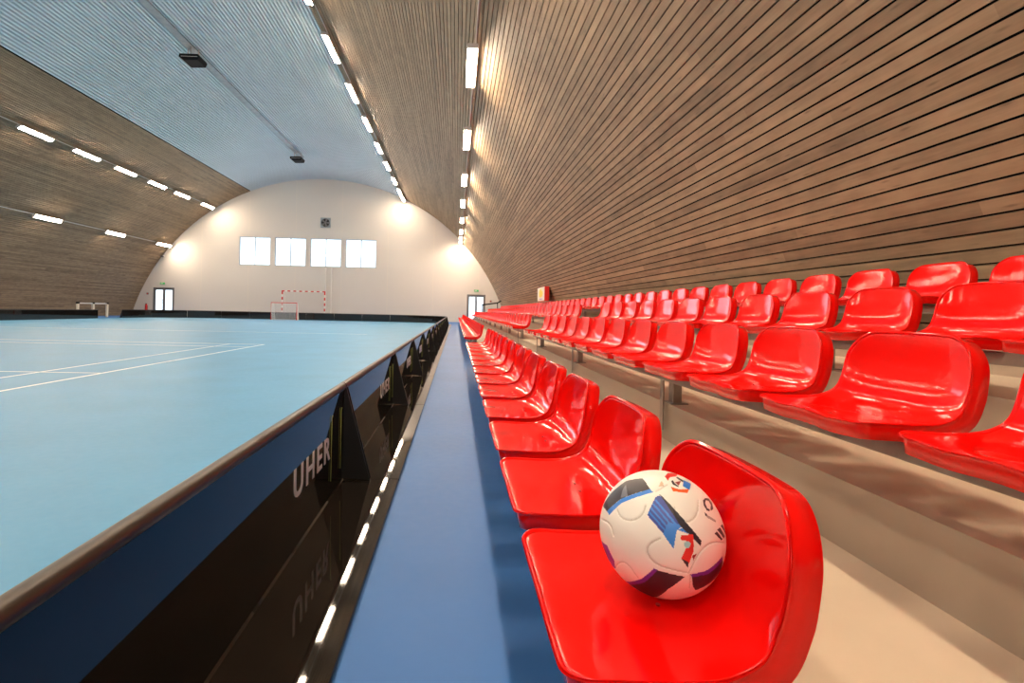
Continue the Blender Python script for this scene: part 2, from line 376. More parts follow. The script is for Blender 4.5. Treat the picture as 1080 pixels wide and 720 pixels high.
# rink surface (rounded rectangle, laid on the floor)
pts=[(BX,Y0+2.6)]
for k in range(13): a=PI/2*k/12; pts.append((BX-RC+RC*math.cos(a),BY-RC+RC*math.sin(a)))
for k in range(13): a=PI/2+PI/2*k/12; pts.append((BL+RC+RC*math.cos(a),BY-RC+RC*math.sin(a)))
pts.append((BL,Y0+2.6))
mb=MB(); mb.prism(pts,'z',.0005,.005); o=mb.build('floor_rink',M['rinkfloor']); tag(o,'light blue rink floor inside the black boards',kind='structure')
mb=MB()
def fl(x0,x1,y0,y1,i=0): mb.box(x0,x1,y0,y1,.005,.0062+.0003*i)
fl(-4.41,-4.36,-2,11.6); fl(-5.16,-5.12,-2,11.6,1); fl(-10.3,-4.41,6.33,6.37,2); fl(-10.3,-4.41,11.55,11.6,3); fl(-10.3,-4.41,10.8,10.84,3)
fl(-16.5,-3.0,17.0,17.05,1); fl(-17,-3,30.9,31,1)
tag(mb.build('floor_lines',M['line']),'thin white court lines on the light blue rink floor',kind='structure')

# ------------------------------------------------------------------ grandstand
gs=empty('grandstand',(.33,-1.5,0),'beige stepped grandstand of four tiers carrying the red seats','grandstand')
TY0,TY1=-3.0,36.0
tiers=[(.33,.17),(1.21,.38),(2.10,.59),(2.99,.80),(3.46,.80)]
for k in range(4):
    e,p=tiers[k]; e2=tiers[k+1][0]+(.0 if k<3 else 0)
    mb=MB(); ox,oy=.33,-1.5
    mb.box(e-ox,e2-ox,TY0-oy,TY1-oy,0,p,0)
    o=mb.build('tier',[M['tier'],M['riser_shade']],gs)
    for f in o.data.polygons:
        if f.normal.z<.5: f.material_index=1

# ------------------------------------------------------------------ seat shell
def seat_shell():
    # side profile: (x depth, z), front lip to top of back
    prof=[(0,0),(.03,.003),(.085,.001),(.15,-.002),(.21,-.003),(.252,-.001),(.288,.010),(.312,.034),(.324,.070),(.330,.110),(.335,.152),(.339,.197),(.343,.240)]
    # smooth resample (Catmull-Rom)
    def cr(P,t):
        n=len(P)-1; i=min(int(t*n),n-1); u=t*n-i
        p0=P[max(i-1,0)];p1=P[i];p2=P[i+1];p3=P[min(i+2,n)]
        return tuple(.5*((2*b)+(-a+c)*u+(2*a-5*b+4*c-d)*u*u+(-a+3*b-3*c+d)*u**3) for a,b,c,d in zip(p0,p1,p2,p3))
    NU=30
    raw=[cr(prof,i/400) for i in range(401)]; L=[0]
    for a,b in zip(raw,raw[1:]): L.append(L[-1]+math.dist(a,b))
    tot=L[-1]
    def at(s):
        for i in range(400):
            if L[i+1]>=s: 
                u=(s-L[i])/(L[i+1]-L[i]); a,b=raw[i],raw[i+1]; return Vector((a[0]+(b[0]-a[0])*u,0,a[1]+(b[1]-a[1])*u)),Vector((b[0]-a[0],0,b[1]-a[1])).normalized()
        return Vector((raw[-1][0],0,raw[-1][1])),Vector((raw[-1][0]-raw[-2][0],0,raw[-1][1]-raw[-2][1])).normalized()
    def sm(a,b,x): x=min(max((x-a)/(b-a),0),1); return x*x*(3-2*x)
    RT,RF=.098,.042
    def half(s): return .2280-.012*sm(.20,.36,s)-.009*sm(.36,tot,s)
    def at2(s):
        if s<0: p,tg=at(0); return p+tg*s,tg
        if s>tot: p,tg=at(tot); return p+tg*(s-tot),tg
        # averaged tangent keeps the normals smooth
        p,_=at(s); a_,_=at(max(s-.012,0)); b_,_=at(min(s+.012,tot)); return p,(b_-a_).normalized()
    def S(w,s):
        p,tg=at2(s); nrm=Vector((-tg.z,0,tg.x)); bk=sm(.20,.35,s); uu=w/half(s); au=min(abs(uu),1.04)
        mid=math.exp(-((s-.285)/.09)**2)
        lift=(.005+.010*mid+.020*bk)*au**3.4
        lift-=.004*(1-au*au)*sm(.05,.15,s)*(1-bk)
        lift+=.0030*math.cos(uu*2*PI)*(1-sm(0,.16,s))*(1-min(uu*uu,1))
        q=p+Vector((0,w,0))+nrm*lift
        q.z-=.008*uu*uu*sm(tot-.2,tot,s)
        return q,nrm
    # rounded-rectangle outline in (w,s), uniform spacing
    Hw=.2280; outl=[]
    def arcp(cx,cy,r,a0,a1,n): 
        for i in range(n): a=a0+(a1-a0)*i/n; outl.append((cx+r*math.cos(a),cy+r*math.sin(a)))
    def linp(x0,y0,x1,y1,n):
        for i in range(n): outl.append((x0+(x1-x0)*i/n,y0+(y1-y0)*i/n))
    linp(-Hw+RF,0,Hw-RF,0,26); arcp(Hw-RF,RF,RF,-PI/2,0,8); linp(Hw,RF,Hw,tot-RT,30); arcp(Hw-RT,tot-RT,RT,0,PI/2,12)
    linp(Hw-RT,tot,-Hw+RT,tot,22); arcp(-Hw+RT,tot-RT,RT,PI/2,PI,12); linp(-Hw,tot-RT,-Hw,RF,30); arcp(-Hw+RF,RF,RF,PI,1.5*PI,8)
    n=len(outl); NR=17; c0=(0,tot*.5)
    verts=[];faces=[]
    q,_=S(0,c0[1]); verts.append(q)
    def wsc(w,s_): return w*half(max(min(s_,tot),0))/Hw
    for r in range(1,NR+1):
        f=(r/NR)**.85
        for (w,s_) in outl:
            ws=c0[0]+(w-c0[0])*f; ss_=c0[1]+(s_-c0[1])*f
            q,_=S(wsc(ws,ss_),ss_); verts.append(q)
    for k in range(n): faces.append((0,1+k,1+(k+1)%n))
    for r in range(NR-1):
        for k in range(n): faces.append((1+r*n+k,1+(r+1)*n+k,1+(r+1)*n+(k+1)%n,1+r*n+(k+1)%n))
    base=[];nr=[];out=[]
    for k,(w,s_) in enumerate(outl):
        q,nn=S(wsc(w,s_),s_); base.append(q); h_=.002; w1=w*.985; s1=min(max(s_,.004),tot-.004)
        dw=S(wsc(w1,s1)+h_,s1)[0]-S(wsc(w1,s1)-h_,s1)[0]; ds=S(wsc(w1,s1),s1+h_)[0]-S(wsc(w1,s1),s1-h_)[0]
        tn=ds.cross(dw).normalized()
        if tn.dot(nn)<0: tn=-tn
        nr.append((tn*.8+nn*.2).normalized())
    for k in range(n):
        t=(base[(k+1)%n]-base[k-1]).normalized(); out.append(t.cross(nr[k]).normalized())
    for _ in range(4):
        out=[(out[k-1]+out[k]*2+out[(k+1)%n]).normalized() for k in range(n)]; nr=[(nr[k-1]+nr[k]*2+nr[(k+1)%n]).normalized() for k in range(n)]
    prev=[1+(NR-1)*n+k for k in range(n)]
    for a,b in ((.0018,.0002),(.0040,.0009),(.0062,.0024),(.0080,.0046),(.0092,.0076),(.0098,.0112),(.0101,.0150),(.0105,.042)):
        st=len(verts)
        for i in range(n): verts.append(base[i]+out[i]*a-nr[i]*b)
        cur=[st+i for i in range(n)]
        for i in range(n): faces.append((prev[i],cur[i],cur[(i+1)%n],prev[(i+1)%n]))
        prev=cur
    bm=bmesh.new(); vs=[bm.verts.new(v) for v in verts]
    for f in faces:
        try: bm.faces.new([vs[i] for i in f])
        except ValueError: pass
    bmesh.ops.remove_doubles(bm,verts=bm.verts[:],dist=.0002)
    bmesh.ops.recalc_face_normals(bm,faces=bm.faces[:])
    bm.faces.ensure_lookup_table()
    # make sure the pan looks up
    s=sum(f.normal.z*f.calc_area() for f in bm.faces if abs(f.normal.z)>.8)
    if s<0: bmesh.ops.reverse_faces(bm,faces=bm.faces[:])
    for f in bm.faces: f.smooth=True
    me=bpy.data.meshes.new('seat_shell'); bm.to_mesh(me); bm.free(); me.materials.append(M['seat'])
    o=bpy.data.objects.new('seat_shell',me); md=o.modifiers.new('s','SOLIDIFY'); md.thickness=.0045; md.offset=-1
    COL.objects.link(o); bpy.context.view_layer.update()
    ev=o.evaluated_get(bpy.context.evaluated_depsgraph_get()); m2=bpy.data.meshes.new_from_object(ev); m2.name='seat_shell'
    bpy.data.objects.remove(o); return m2
SH=seat_shell()
def make_seat():
    root=bpy.data.objects.new('stadium_seat',None); root.empty_display_size=.1; COL.objects.link(root)
    s=bpy.data.objects.new('seat_shell',SH); link(s,root)
    mb=MB(); mb.box(.12,.27,-.05,.05,-.045,-.012,0,.003); mb.build('mounting_bracket',M['steel'],root)
    for sy in (-.03,.03):
        b=MB(); b.tube([(.205,sy,-.012),(.205,sy,-.0045)],.004,8); b.build('bolt',M['bolt'],root)
    return root
proto=make_seat(); used=False
PS=.535
ordn=['first','second','third','fourth','fifth','sixth','seventh','eighth','ninth','tenth','eleventh','twelfth','thirteenth','fourteenth']
rows=['front','second','third','back']
def place(row,y,label,group,full=True):
    global used
    loc=(.15+.885*row, y, .400+.2065*row-(.008 if row==0 else 0))
    if full:
        if not used: o=proto; used=True
        else: o=copy_tree(proto)
    else:
        o=bpy.data.objects.new('stadium_seat',SH); COL.objects.link(o)
    o.location=loc; tag(o,label,'seat',group); return o
near0=[.60,.12,.69,1.785]; nn=[13,14,13,None]; far0=[9.1,9.08,8.87,None]
for r in range(3):
    for k in range(nn[r]):
        y=near0[r]+PS*(k+.5)
        if r==0: lab='red seat holding the football, nearest in the front row' if k==0 else 'glossy red seat in the front row, %s beyond the one with the football'%ordn[k-1]
        else:
            j=nn[r]-1-k
            lab='glossy red seat in the %s row before the aisle gap, %s counted from the gap'%(rows[r],ordn[j])
        place(r,y,lab,'red seats in the near block')
    k=0
    while far0[r]+PS*(k+1)<TY1-.6:
        y=far0[r]+PS*(k+.5)
        if k<10: lab='red seat in the %s row past the aisle gap, %s from the gap'%(rows[r],ordn[k])
        else: lab='small red seat far down the %s row towards the end wall'%rows[r]
        place(r,y,lab,'red seats in the far block',full=(y<13)); k+=1
k=0
while near0[3]+PS*(k+1)<TY1-.6:
    y=near0[3]+PS*(k+.5)
    if k<12: lab='red seat in the back row against the planks, %s from the near end'%ordn[k]
    else: lab='small red seat far down the back row against the plank wall'
    place(3,y,lab,'red seats in the back row',full=(y<13)); k+=1

# seat rails (tube + posts) under every block
def seat_rail(row,ya,yb,posts,label):
    x=.33+.885*row; p=tiers[row][1]; t=empty('seat_rail',(x,ya,p),label,'seat support','steel rails under the seats')
    zt=.400+.2065*row-(.008 if row==0 else 0)-.045-p
    mb=MB(); mb.box(-.035,.02,.03,yb-ya-.03,zt-.05,zt,0,.004); mb.build('beam',M['steel'],t)
    for y in posts:
        if not(ya+.1<y<yb-.1): continue
        q=MB(); q.box(.02,.07,y-ya-.03,y-ya+.03,0,zt-.0,0,.003)
        q.box(.0,.10,y-ya-.05,y-ya+.05,0,.006); q.build('post',M['steel'],t)
        if row>0 and y<12:
            q=MB(); q.box(-.034,-.026,y-ya-.02,y-ya+.02,-.15,zt-.05); q.build('face_plate',M['steel'],t)
PY=[.6+2.2*k for k in range(-1,17)]
for r in range(3):
    seat_rail(r,near0[r],near0[r]+PS*nn[r],PY,'grey steel rail on short posts under the %s row before the aisle gap'%rows[r])
    seat_rail(r,far0[r],TY1-.7,PY,'grey steel rail on short posts under the %s row past the aisle gap'%rows[r])
seat_rail(3,near0[3],TY1-.7,PY,'grey steel rail on short posts under the back row')

# ------------------------------------------------------------------ rink boards
def sweep(path,nrm,prof,closed=True):
    """sweep a (outward offset, z) profile along a 2D path with given outward normals"""
    vs=[];fs=[];n=len(prof)
    for p,q in zip(path,nrm):
        for a,z in prof: vs.append((p[0]+q[0]*a,p[1]+q[1]*a,z))
    for i in range(len(path)-1):
        for k in range(n if closed else n-1):
            fs.append((i*n+k,i*n+(k+1)%n,(i+1)*n+(k+1)%n,(i+1)*n+k))
    fs.append(tuple(range(n))); fs.append(tuple((len(path)-1)*n+k for k in range(n)))
    return vs,fs
txt=bpy.data.curves.new('lettering','FONT'); txt.body='UHER'; txt.size=.148; txt.space_character=1.28; txt.extrude=.0008; txt.offset=.0022
to=bpy.data.objects.new('lettering',txt); COL.objects.link(to); bpy.context.view_layer.update()
TXT=bpy.data.meshes.new_from_object(to.evaluated_get(bpy.context.evaluated_depsgraph_get())); bpy.data.objects.remove(to)
TXT.materials.clear(); TXT.materials.append(M['letter'])
tx0=min(v.co.x for v in TXT.vertices); tx1=max(v.co.x for v in TXT.vertices); tz1=max(v.co.y for v in TXT.vertices)
for v in TXT.vertices: v.co.x=(v.co.x-tx0)/(tx1-tx0)*.50; v.co.y=v.co.y/tz1*.105
def board(path,nrm,label,outer=True,detail=True,group='rink boards'):
    ox,oy=path[0]; P=[(p[0]-ox,p[1]-oy) for p in path]
    # small joints between neighbours
    def trim(a,b,d): 
        l=math.dist(a,b); return (a[0]+(b[0]-a[0])*d/l,a[1]+(b[1]-a[1])*d/l)
    P[0]=trim(P[0],P[1],.005); P[-1]=trim(P[-1],P[-2],.005)
    t=empty('rink_board',(ox,oy,.005),label,'rink board',group)
    mb=MB(); mb.add(*sweep(P,nrm,[(-.006,.004),(0,.004),(.0,.478),(-.006,.478)])); mb.build('panel',M['board'],t)
    mb=MB(); mb.add(*sweep(P,nrm,[(.0005,.018),(.006,.0100),(.281,.0133),(.284,.009),(.284,.0),(.0005,.0)])); mb.build('foot_plate',M['board'],t)
    cap=[(-.011+.020*math.cos(a),.480+.020*math.sin(a)) for a in [2*PI*k/14 for k in range(14)]]
    mb=MB(); vs,fs=sweep(P,nrm,cap); mb.add(vs,fs[:-2],0,True); mb.add(vs[:14],[tuple(range(14))]); mb.add(vs[-14:],[tuple(range(14))]); mb.build('cap_rail',M['rail'],t)
    def fin(p,q):
        d=(-q[1],q[0]); mb=MB(); tri=[(.001,.022),(.138,.014),(.014,.474),(.001,.474)]
        vs=[]
        for s in (-.004,.004):
            for a,z in tri: vs.append((p[0]+q[0]*a+d[0]*s,p[1]+q[1]*a+d[1]*s,z))
        mb.add(vs,[(0,1,2,3),(7,6,5,4),(0,4,5,1),(1,5,6,2),(2,6,7,3),(3,7,4,0)]); return mb.build('end_brace',M['brace'],t)
    i1=1 if len(P)>2 else 0
    e=trim(P[0],P[1],.012); fin(e,nrm[0]); e=trim(P[-1],P[-2],.012); fin(e,nrm[-1])
    if detail:
        d=((P[-1][0]-P[-2][0]),(P[-1][1]-P[-2][1])); l=math.hypot(*d); d=(d[0]/l,d[1]/l); q=nrm[-1]
        if (d[0]*(-q[1])+d[1]*q[0])<0: pass
        # printed name near the end of the panel, read from outside
        o=bpy.data.objects.new('lettering',TXT); link(o,t)
        dd=(-q[1],q[0]); s=P[-1]
        st=(s[0]-d[0]*.77,s[1]-d[1]*.77)
        if d[0]*dd[0]+d[1]*dd[1]<0: st=(s[0]-d[0]*.3,s[1]-d[1]*.3)
        o.matrix_local=Matrix(((dd[0],0,q[0],st[0]+q[0]*.001),(dd[1],0,q[1],st[1]+q[1]*.001),(0,1,0,.198),(0,0,0,1)))
        for off in (.26,.075):
            c=(s[0]-d[0]*off,s[1]-d[1]*off); mb=MB()
            mb.tube([(c[0]+q[0]*.004,c[1]+q[1]*.004,z) for z in (.09,.375)]+[(c[0]+q[0]*.004+d[0]*.015,c[1]+q[1]*.004+d[1]*.015,.385)],.0017,6); mb.build('clip_strip',M['clip'],t)
    return t
def straight(a,b,n): return [(a[0]+(b[0]-a[0])*i/n,a[1]+(b[1]-a[1])*i/n) for i in range(n+1)]
for k in range(16):
    ya=-1.46+2*k
    if k<2: lab='black rink board with brown-sheen rail at the bottom left, in front of the lettered joint' if k==1 else 'black rink board alongside the camera, furthest out of frame'
    elif k==2: lab='black rink board just beyond the nearest lettered joint'
    elif k<12: lab='black rink board on the seat side, %s beyond the nearest lettered joint'%ordn[k-2]
    else: lab='small black rink board far down the seat side before the corner'
    board(straight((BX,ya),(BX,ya+2),2),[(1,0)]*3,lab,detail=True,group='rink boards on the seat side')
def corner(cx,cy,a0,a1,n,labels,grp):
    for i in range(n):
        aa=[a0+(a1-a0)*(i+j/5)/n for j in range(6)]
        board([(cx+RC*math.cos(a),cy+RC*math.sin(a)) for a in aa],[(math.cos(a),math.sin(a)) for a in aa],labels[i],detail=False,group=grp)
corner(BX-RC,BY-RC,0,PI/2,3,['curved black corner board at the end of the seat-side boards','middle curved black board of the far right rink corner','curved black corner board joining the far boards on the right'],'curved corner boards')
corner(BL+RC,BY-RC,PI/2,PI,3,['curved black corner board joining the far boards on the left','middle curved black board of the far left rink corner','curved black corner board at the gap in the left boards'],'curved corner boards')
wf=(BX-RC-(BL+RC))/6
fl_=['right of the small goal, nearest the right corner','second from the right corner','third from the right corner','behind the small goal','second from the left corner','nearest the left corner']
for i in range(6):
    a=BX-RC-i*wf; board(straight((a,BY),(a-wf,BY),2),[(0,1)]*3,'black far-end rink board, '+fl_[i],detail=False,group='far-end rink boards')
for i,y in enumerate((20.54,22.54,24.54,26.54)):
    board(straight((BL,y+2),(BL,y),2),[(-1,0)]*3,'black rink board on the left side, %s before the gap'%ordn[3-i],detail=False,group='rink boards on the left side')

# ------------------------------------------------------------------ luminaires
def luminaire():
    root=bpy.data.objects.new('strip_light',None); COL.objects.link(root); L=1.75
    mb=MB(); mb.box(-.11,.11,-L/2,L/2,-.03,.0,0,.004)
    for s in (-1,1): mb.box(s*.098-.008,s*.098+.008,-L/2,L/2,-.068,-.02)  # side shields added to keep lamp glow off the upper planks
    for s in (-1,1): mb.box(-.09,.09,s*(L/2-.03)-.03,s*(L/2-.03)+.03,-.085,-.03,0,.004)
    mb.build('housing',M['housing'],root)
    mb=MB(); mb.box(-.082,.082,-L/2+.06,L/2-.06,-.095,-.03,0,.006); mb.build('diffuser',M['lamp'],root)
    for s in (-.55,.55):
        b=MB(); b.tube([(0,s,0),(0,s,.14)],.008,6); b.build('bracket',M['steel'],root)
    return root
lum=luminaire(); lused=False
LROWS={'A':(24.9,[x for x in (-5,-1.2,2.6,6.3,9.5,12.65,15.8,18.97,22.1,25.3,28.4,31.7,34.6,36.7)],'row of lights at the right edge of the blue-grey ceiling'),
 'B':(46,[-6.5,-2.4,1.7,6.0,10.4,14.75,19.3,23.5,27.9,32.0,34.8,36.8],'row of lights over the stands'),
 'L':(-33.2,[-4,0,4,8,12,15.9,18.8,21.8,24.72,27.55,30.4,33.1,36.4],'upper left row of lights'),
 'M':(-50.3,[-4,1,6,11,16.5,21.6,26.5,31.6,36.7],'lower left row of lights')}
desc={'A':'at the right edge of the blue-grey ceiling sheet','B':'in the row above the stands','L':'in the upper row on the left plank wall','M':'in the lower row on the left plank wall'}
for key,(thd,ys,g) in LROWS.items():
    x,z=arc(thd,R-.15); vis=[y for y in ys if y>(9 if key=='B' else 14.8 if key=='A' else 20)]
    for y in ys:
        if not lused: o=lum; lused=True
        else: o=copy_tree(lum)
        o.location=(x,y,z); o.rotation_euler=(0,math.radians({'A':12,'B':0,'L':-33.2,'M':-50.3}[key]),0)
        if y in vis: lab='glowing strip light %s, %s from the camera'%(desc[key],ordn[vis.index(y)])
        else: lab='strip light %s, overhead and out of frame'%desc[key]
        tag(o,lab,'light',g)
    # cable conduit carrying the row
    xc,zc=arc(thd,R-.055); mb=MB(); mb.tube([(0,Y0+.1-14,0),(0,Y1-.1-14,0)],.016 if key!='B' else .024,8)
    c=mb.build('conduit',M['conduit'] if key in 'B' else M['white'],loc=(xc,14,zc)); tag(c,'long straight conduit joining the %s'%g,'conduit')
    if key=='B':
        c.location.x-=.0
        for y in (12.2,16.5,21): 
            b=MB(); b.box(-.02,.14,y-14-.012,y-14+.012,.02,.045); b.build('clamp',M['white'],c)

# centre tray with black hanging units
x,z=arc(0.0,R-.06)
mb=MB()
mb.box(-.15,.15,-20,12.4,-.01,.0); mb.box(-.15,-.14,-20,12.4,.0,.07); mb.box(.14,.15,-20,12.4,.0,.07)
tr=mb.build('cable_tray',M['galv'],loc=(CX,20,z)); tag(tr,'grey cable tray along the crown of the ribbed ceiling','cable tray')
def unit(y,label):
    t=empty('ceiling_loudspeaker',(CX+.06,y,z-.16),label,'loudspeaker','black boxes under the ceiling tray')
    mb=MB()
    vs=[];W,D=.36,.26
    secs=[(-.30,1.0,.16),(-.42,1.0,.30),(-.50,.82,.26),(-.54,.62,.2)]
    prof=[(-.24,-W,.0)]
    mb.prism([(-.36,-.16),(.32,-.16),(.37,-.24),(.31,-.38),(-.22,-.40),(-.38,-.27)],'y',-.30,.30); b=mb.build('cabinet',M['black'],t)
    mb=MB(); mb.box(-.30,.30,-.305,-.300,-.262,-.250); mb.build('pale_trim',M['white'],b)
    mb=MB(); mb.tube([(-.2,0,-.16),(-.2,0,.15)],.018,8); mb.tube([(.2,0,-.16),(.2,0,.15)],.018,8); mb.tube([(-.2,0,-.06),(.2,0,-.06)],.014,8); mb.tube([(.0,-.2,-.16),(.0,-.2,.15)],.014,8); mb.build('bracket',M['conduit'],t)
unit(19.1,'black boxy loudspeaker under the ceiling tray, the nearer and larger one')
unit(31.4,'small black boxy loudspeaker at the far end of the ceiling tray')

# ------------------------------------------------------------------ things at the far wall
t=empty('ventilation_fan',(-9.97,Y1-.02,7.27),'round dark ventilation fan in a square grey frame above the windows','fan')
mb=MB(); mb.box(-.38,.38,-.05,.0,-.38,.38,0,.01); mb.build('frame',M['galv'],t)
mb=MB(); ring=[(.31*math.cos(2*PI*k/28),-.06,.31*math.sin(2*PI*k/28)) for k in range(28)]; mb.tube(ring,.02,6,0,True); mb.build('ring',M['alu'],t)
mb=MB(); mb.add([(.3*math.cos(2*PI*k/28),-.052,.3*math.sin(2*PI*k/28)) for k in range(28)],[tuple(range(28))]); mb.build('opening',M['black'],t)
mb=MB()
for k in range(5):
    a=2*PI*k/5; c,s=math.cos(a),math.sin(a)
    P=lambda r,w,y:(r*c-w*s,y,r*s+w*c)
    mb.add([P(.05,-.03,-.060),P(.28,-.09,-.056),P(.28,.07,-.078),P(.05,.03,-.074)],[(0,1,2,3)])
b=mb.build('blades',M['alu'],t)
mb=MB(); mb.tube([(0,-.09,0),(0,-.052,0)],.06,14); mb.build('hub',M['alu'],t)
def exit_sign(x,z,label):
    t=empty('exit_sign',(x,Y1-.01,z),label,'sign','exit signs over the doors')
    mb=MB(); mb.box(-.20,.20,-.06,0,-.09,.09,0,.006); mb.build('housing',M['housing'],t)
    mb=MB(); mb.box(-.17,.17,-.064,-.060,-.07,.07); f=mb.build('face',M['green'],t)
    mb=MB(); mb.prism([(-.13,-.015),(-.03,-.015),(-.03,-.05),(.03,0),(-.03,.05),(-.03,.015),(-.13,.015)],'y',-.066,-.064); mb.build('arrow',M['white'],f)
exit_sign(-21.88,2.42,'small green exit sign over the far left door')
exit_sign(1.50,2.42,'small green exit sign over the far right door beside the seats')
def alarm(x,z,label):
    t=empty('alarm_button',(x,Y1-.01,z),label,'alarm button','wall alarm buttons')
    mb=MB(); mb.box(-.07,.07,-.05,0,-.07,.07,0,.006); mb.build('box',M['alu'],t)
    mb=MB(); mb.tube([(0,-.065,0),(0,-.05,0)],.04,12); mb.build('knob',M['red'],t)
alarm(-22.97,1.64,'small dark wall button left of the far left door')
alarm(2.62,1.64,'small dark wall button right of the far right door')
t=empty('fire_extinguisher',(-23.0,Y1-.12,.35),'red fire extinguisher on the far wall left of the door','fire extinguisher')
mb=MB()
ringz=[(0,.06),(.02,.085),(.42,.085),(.48,.06),(.5,.03)]
vs=[];fs=[]
for zz,r in ringz: vs+=[(r*math.cos(2*PI*k/16),r*math.sin(2*PI*k/16),zz) for k in range(16)]
for i in range(4):
    for k in range(16): fs.append((i*16+k,i*16+(k+1)%16,(i+1)*16+(k+1)%16,(i+1)*16+k))
fs+= [tuple(range(16)),tuple(64+k for k in range(16))]
mb.add(vs,fs); mb.build('cylinder_body',M['red'],t)
mb=MB(); mb.box(-.02,.02,-.06,.06,.5,.56); mb.tube([(0,-.05,.53),(0,-.11,.5),(0,-.12,.3),(0,-.10,.15)],.012,6); mb.build('valve_and_hose',M['black'],t)
mb=MB(); mb.box(-.06,.06,.08,.115,.1,.4); mb.build('wall_bracket',M['alu'],t)
t=empty('security_camera',(-21.85,Y1-.02,4.46),'small dark security camera high on the far left of the end wall','camera')
mb=MB(); mb.box(-.05,.05,-.03,0,-.05,.05); mb.tube([(0,-.02,0),(0,-.14,-.04)],.015,8); mb.build('mount',M['white'],t)
mb=MB(); mb.box(-.06,.06,-.34,-.10,-.10,.0,0,.01); mb.build('camera_body',M['alu'],t)
# downpipes under the windows
for dx,lab in ((-9.85,'left'),(-9.42,'right')):
    mb=MB(); mb.tube([(0,0,.02),(0,0,WZ0-.05)],.05,10)
    for zz in (.6,2.0,3.3): mb.box(-.07,.07,-.02,.07,zz-.02,zz+.02)
    p=mb.build('wall_pipe',M['white'],loc=(dx,Y1-.075,0)); tag(p,'white vertical pipe on the far wall below the windows, the %s of two'%lab,'pipe','wall pipes')

# handball goal (red and white)
gt=empty('handball_goal',(-11.20,36.9,0),'red and white striped handball goal standing behind the far boards','goal')
def stripes(name,a,b,n,first,parent):
    a=Vector(a);b=Vector(b); h=.04; mb=MB()
    for i in range(n):
        p=a.lerp(b,i/n); q=a.lerp(b,(i+1)/n)
        lo=[min(p[k],q[k]) for k in range(3)]; hi=[max(p[k],q[k]) for k in range(3)]
        for k in range(3):
            if abs(lo[k]-hi[k])<1e-6: lo[k]-=h; hi[k]+=h
        mb.box(lo[0],hi[0],lo[1],hi[1],lo[2],hi[2],(i+first)%2)
    return mb.build(name,[M['red'],M['white']],parent)
for s in (-1,1): stripes('post',(s*1.54,0,0),(s*1.54,0,2.0),10,1,gt)
stripes('crossbar',(-1.58,0,2.04),(1.58,0,2.04),15,0,gt)
mb=MB()
for s in (-1,1): mb.tube([(s*1.54,.04,2.02),(s*1.54,.5,1.7),(s*1.54,.85,0.02)],.015,6); mb.tube([(s*1.54,.85,.02),(s*1.54,0,.02)],.015,6)
mb.tube([(-1.54,.85,.02),(1.54,.85,.02)],.015,6); mb.build('stay_frame',M['white'],gt)

def net(name,quad,nu,nv,mat,parent,r=.003):
    """net of thin cords over a bilinear quad"""
    A,B,C,D=[Vector(q) for q in quad]; mb=MB()
    P=lambda u,v:(A.lerp(B,u)).lerp(D.lerp(C,u),v)
    def bar(p,q):
        d=(q-p).normalized(); a=d.cross(Vector((.3,.5,.8))).normalized()*r; b=d.cross(a).normalized()*r
        mb.add([p+a,p+b,p-a-b,q+a,q+b,q-a-b],[(0,1,4,3),(1,2,5,4),(2,0,3,5)])
    for i in range(nu+1): bar(P(i/nu,0),P(i/nu,1))
    for j in range(nv+1): bar(P(0,j/nv),P(1,j/nv))
    return mb.build(name,mat,parent)
# floorball goal
ft=empty('floorball_goal',(-11.13,32.6,.005),'small red-framed floorball goal with white net inside the far boards','goal')
mb=MB(); mb.tube([(-.82,0,0.03),(-.82,0,1.13),(.82,0,1.13),(.82,0,.03)],.03,8); mb.build('front_frame',M['red'],ft)
mb=MB()
for s in (-1,1): mb.tube([(s*.82,0,1.13),(s*.78,.38,1.08),(s*.76,.60,.03),(s*.82,0,.03)],.018,8)
mb.tube([(-.76,.6,.03),(.76,.6,.03)],.018,8); mb.tube([(-.78,.38,1.08),(.78,.38,1.08)],.015,8); mb.build('rear_frame',M['white'],ft)
M['net']=plain('white_net',(.80,.80,.80),rough=.7)
net('net',[(-.77,.39,1.07),(.77,.39,1.07),(.76,.60,.04),(-.76,.60,.04)],30,20,M['net'],ft,.006)
for s in (-1,1): net('side_net',[(s*.82,0,1.12),(s*.78,.38,1.07),(s*.76,.6,.04),(s*.82,0,.04)],9,20,M['net'],ft,.006)

# white rail on posts behind the left boards
t=empty('barrier_rail',(-21.6,30.4,0),'low white rail on three posts behind the far left boards','barrier')
mb=MB(); mb.box(-.03,.03,-1.25,1.25,.80,.86,0,.004); mb.build('rail',M['white'],t)
for y in (-1.2,0,1.2):
    mb=MB(); mb.box(-.05,.05,y-.06,y+.06,0,.80,0,.004); p=mb.build('post',M['cream'],t)
    mb=MB(); mb.box(-.06,.06,y-.07,y+.07,.80,.90,0,.008); mb.build('post_cap',M['black'],p)

# red cabinet on the plank wall
t=empty('fire_hose_cabinet',(3.02,17.7,1.285),'red cabinet with a white and yellow flame panel on the right plank wall','cabinet')
mb=MB(); mb.box(-.0,.16,-.72,.72,.0,.50,0,.008); mb.build('cabinet_body',M['red'],t)
mb=MB(); mb.box(-.010,-.001,-.70,.70,.015,.485); f=mb.build('front_panel',M['white'],t)
mb=MB(); mb.prism([(-.30,.16),(-.42,.25),(-.34,.37),(-.16,.33),(-.10,.46),(.10,.38),(.22,.44),(.36,.30),(.30,.17),(.05,.12)],'x',-.014,-.010); mb.build('flame_print',M['yellow'],f)
mb=MB(); mb.box(-.013,-.010,-.30,.30,.05,.09); mb.build('violet_print',M['purple'],f)
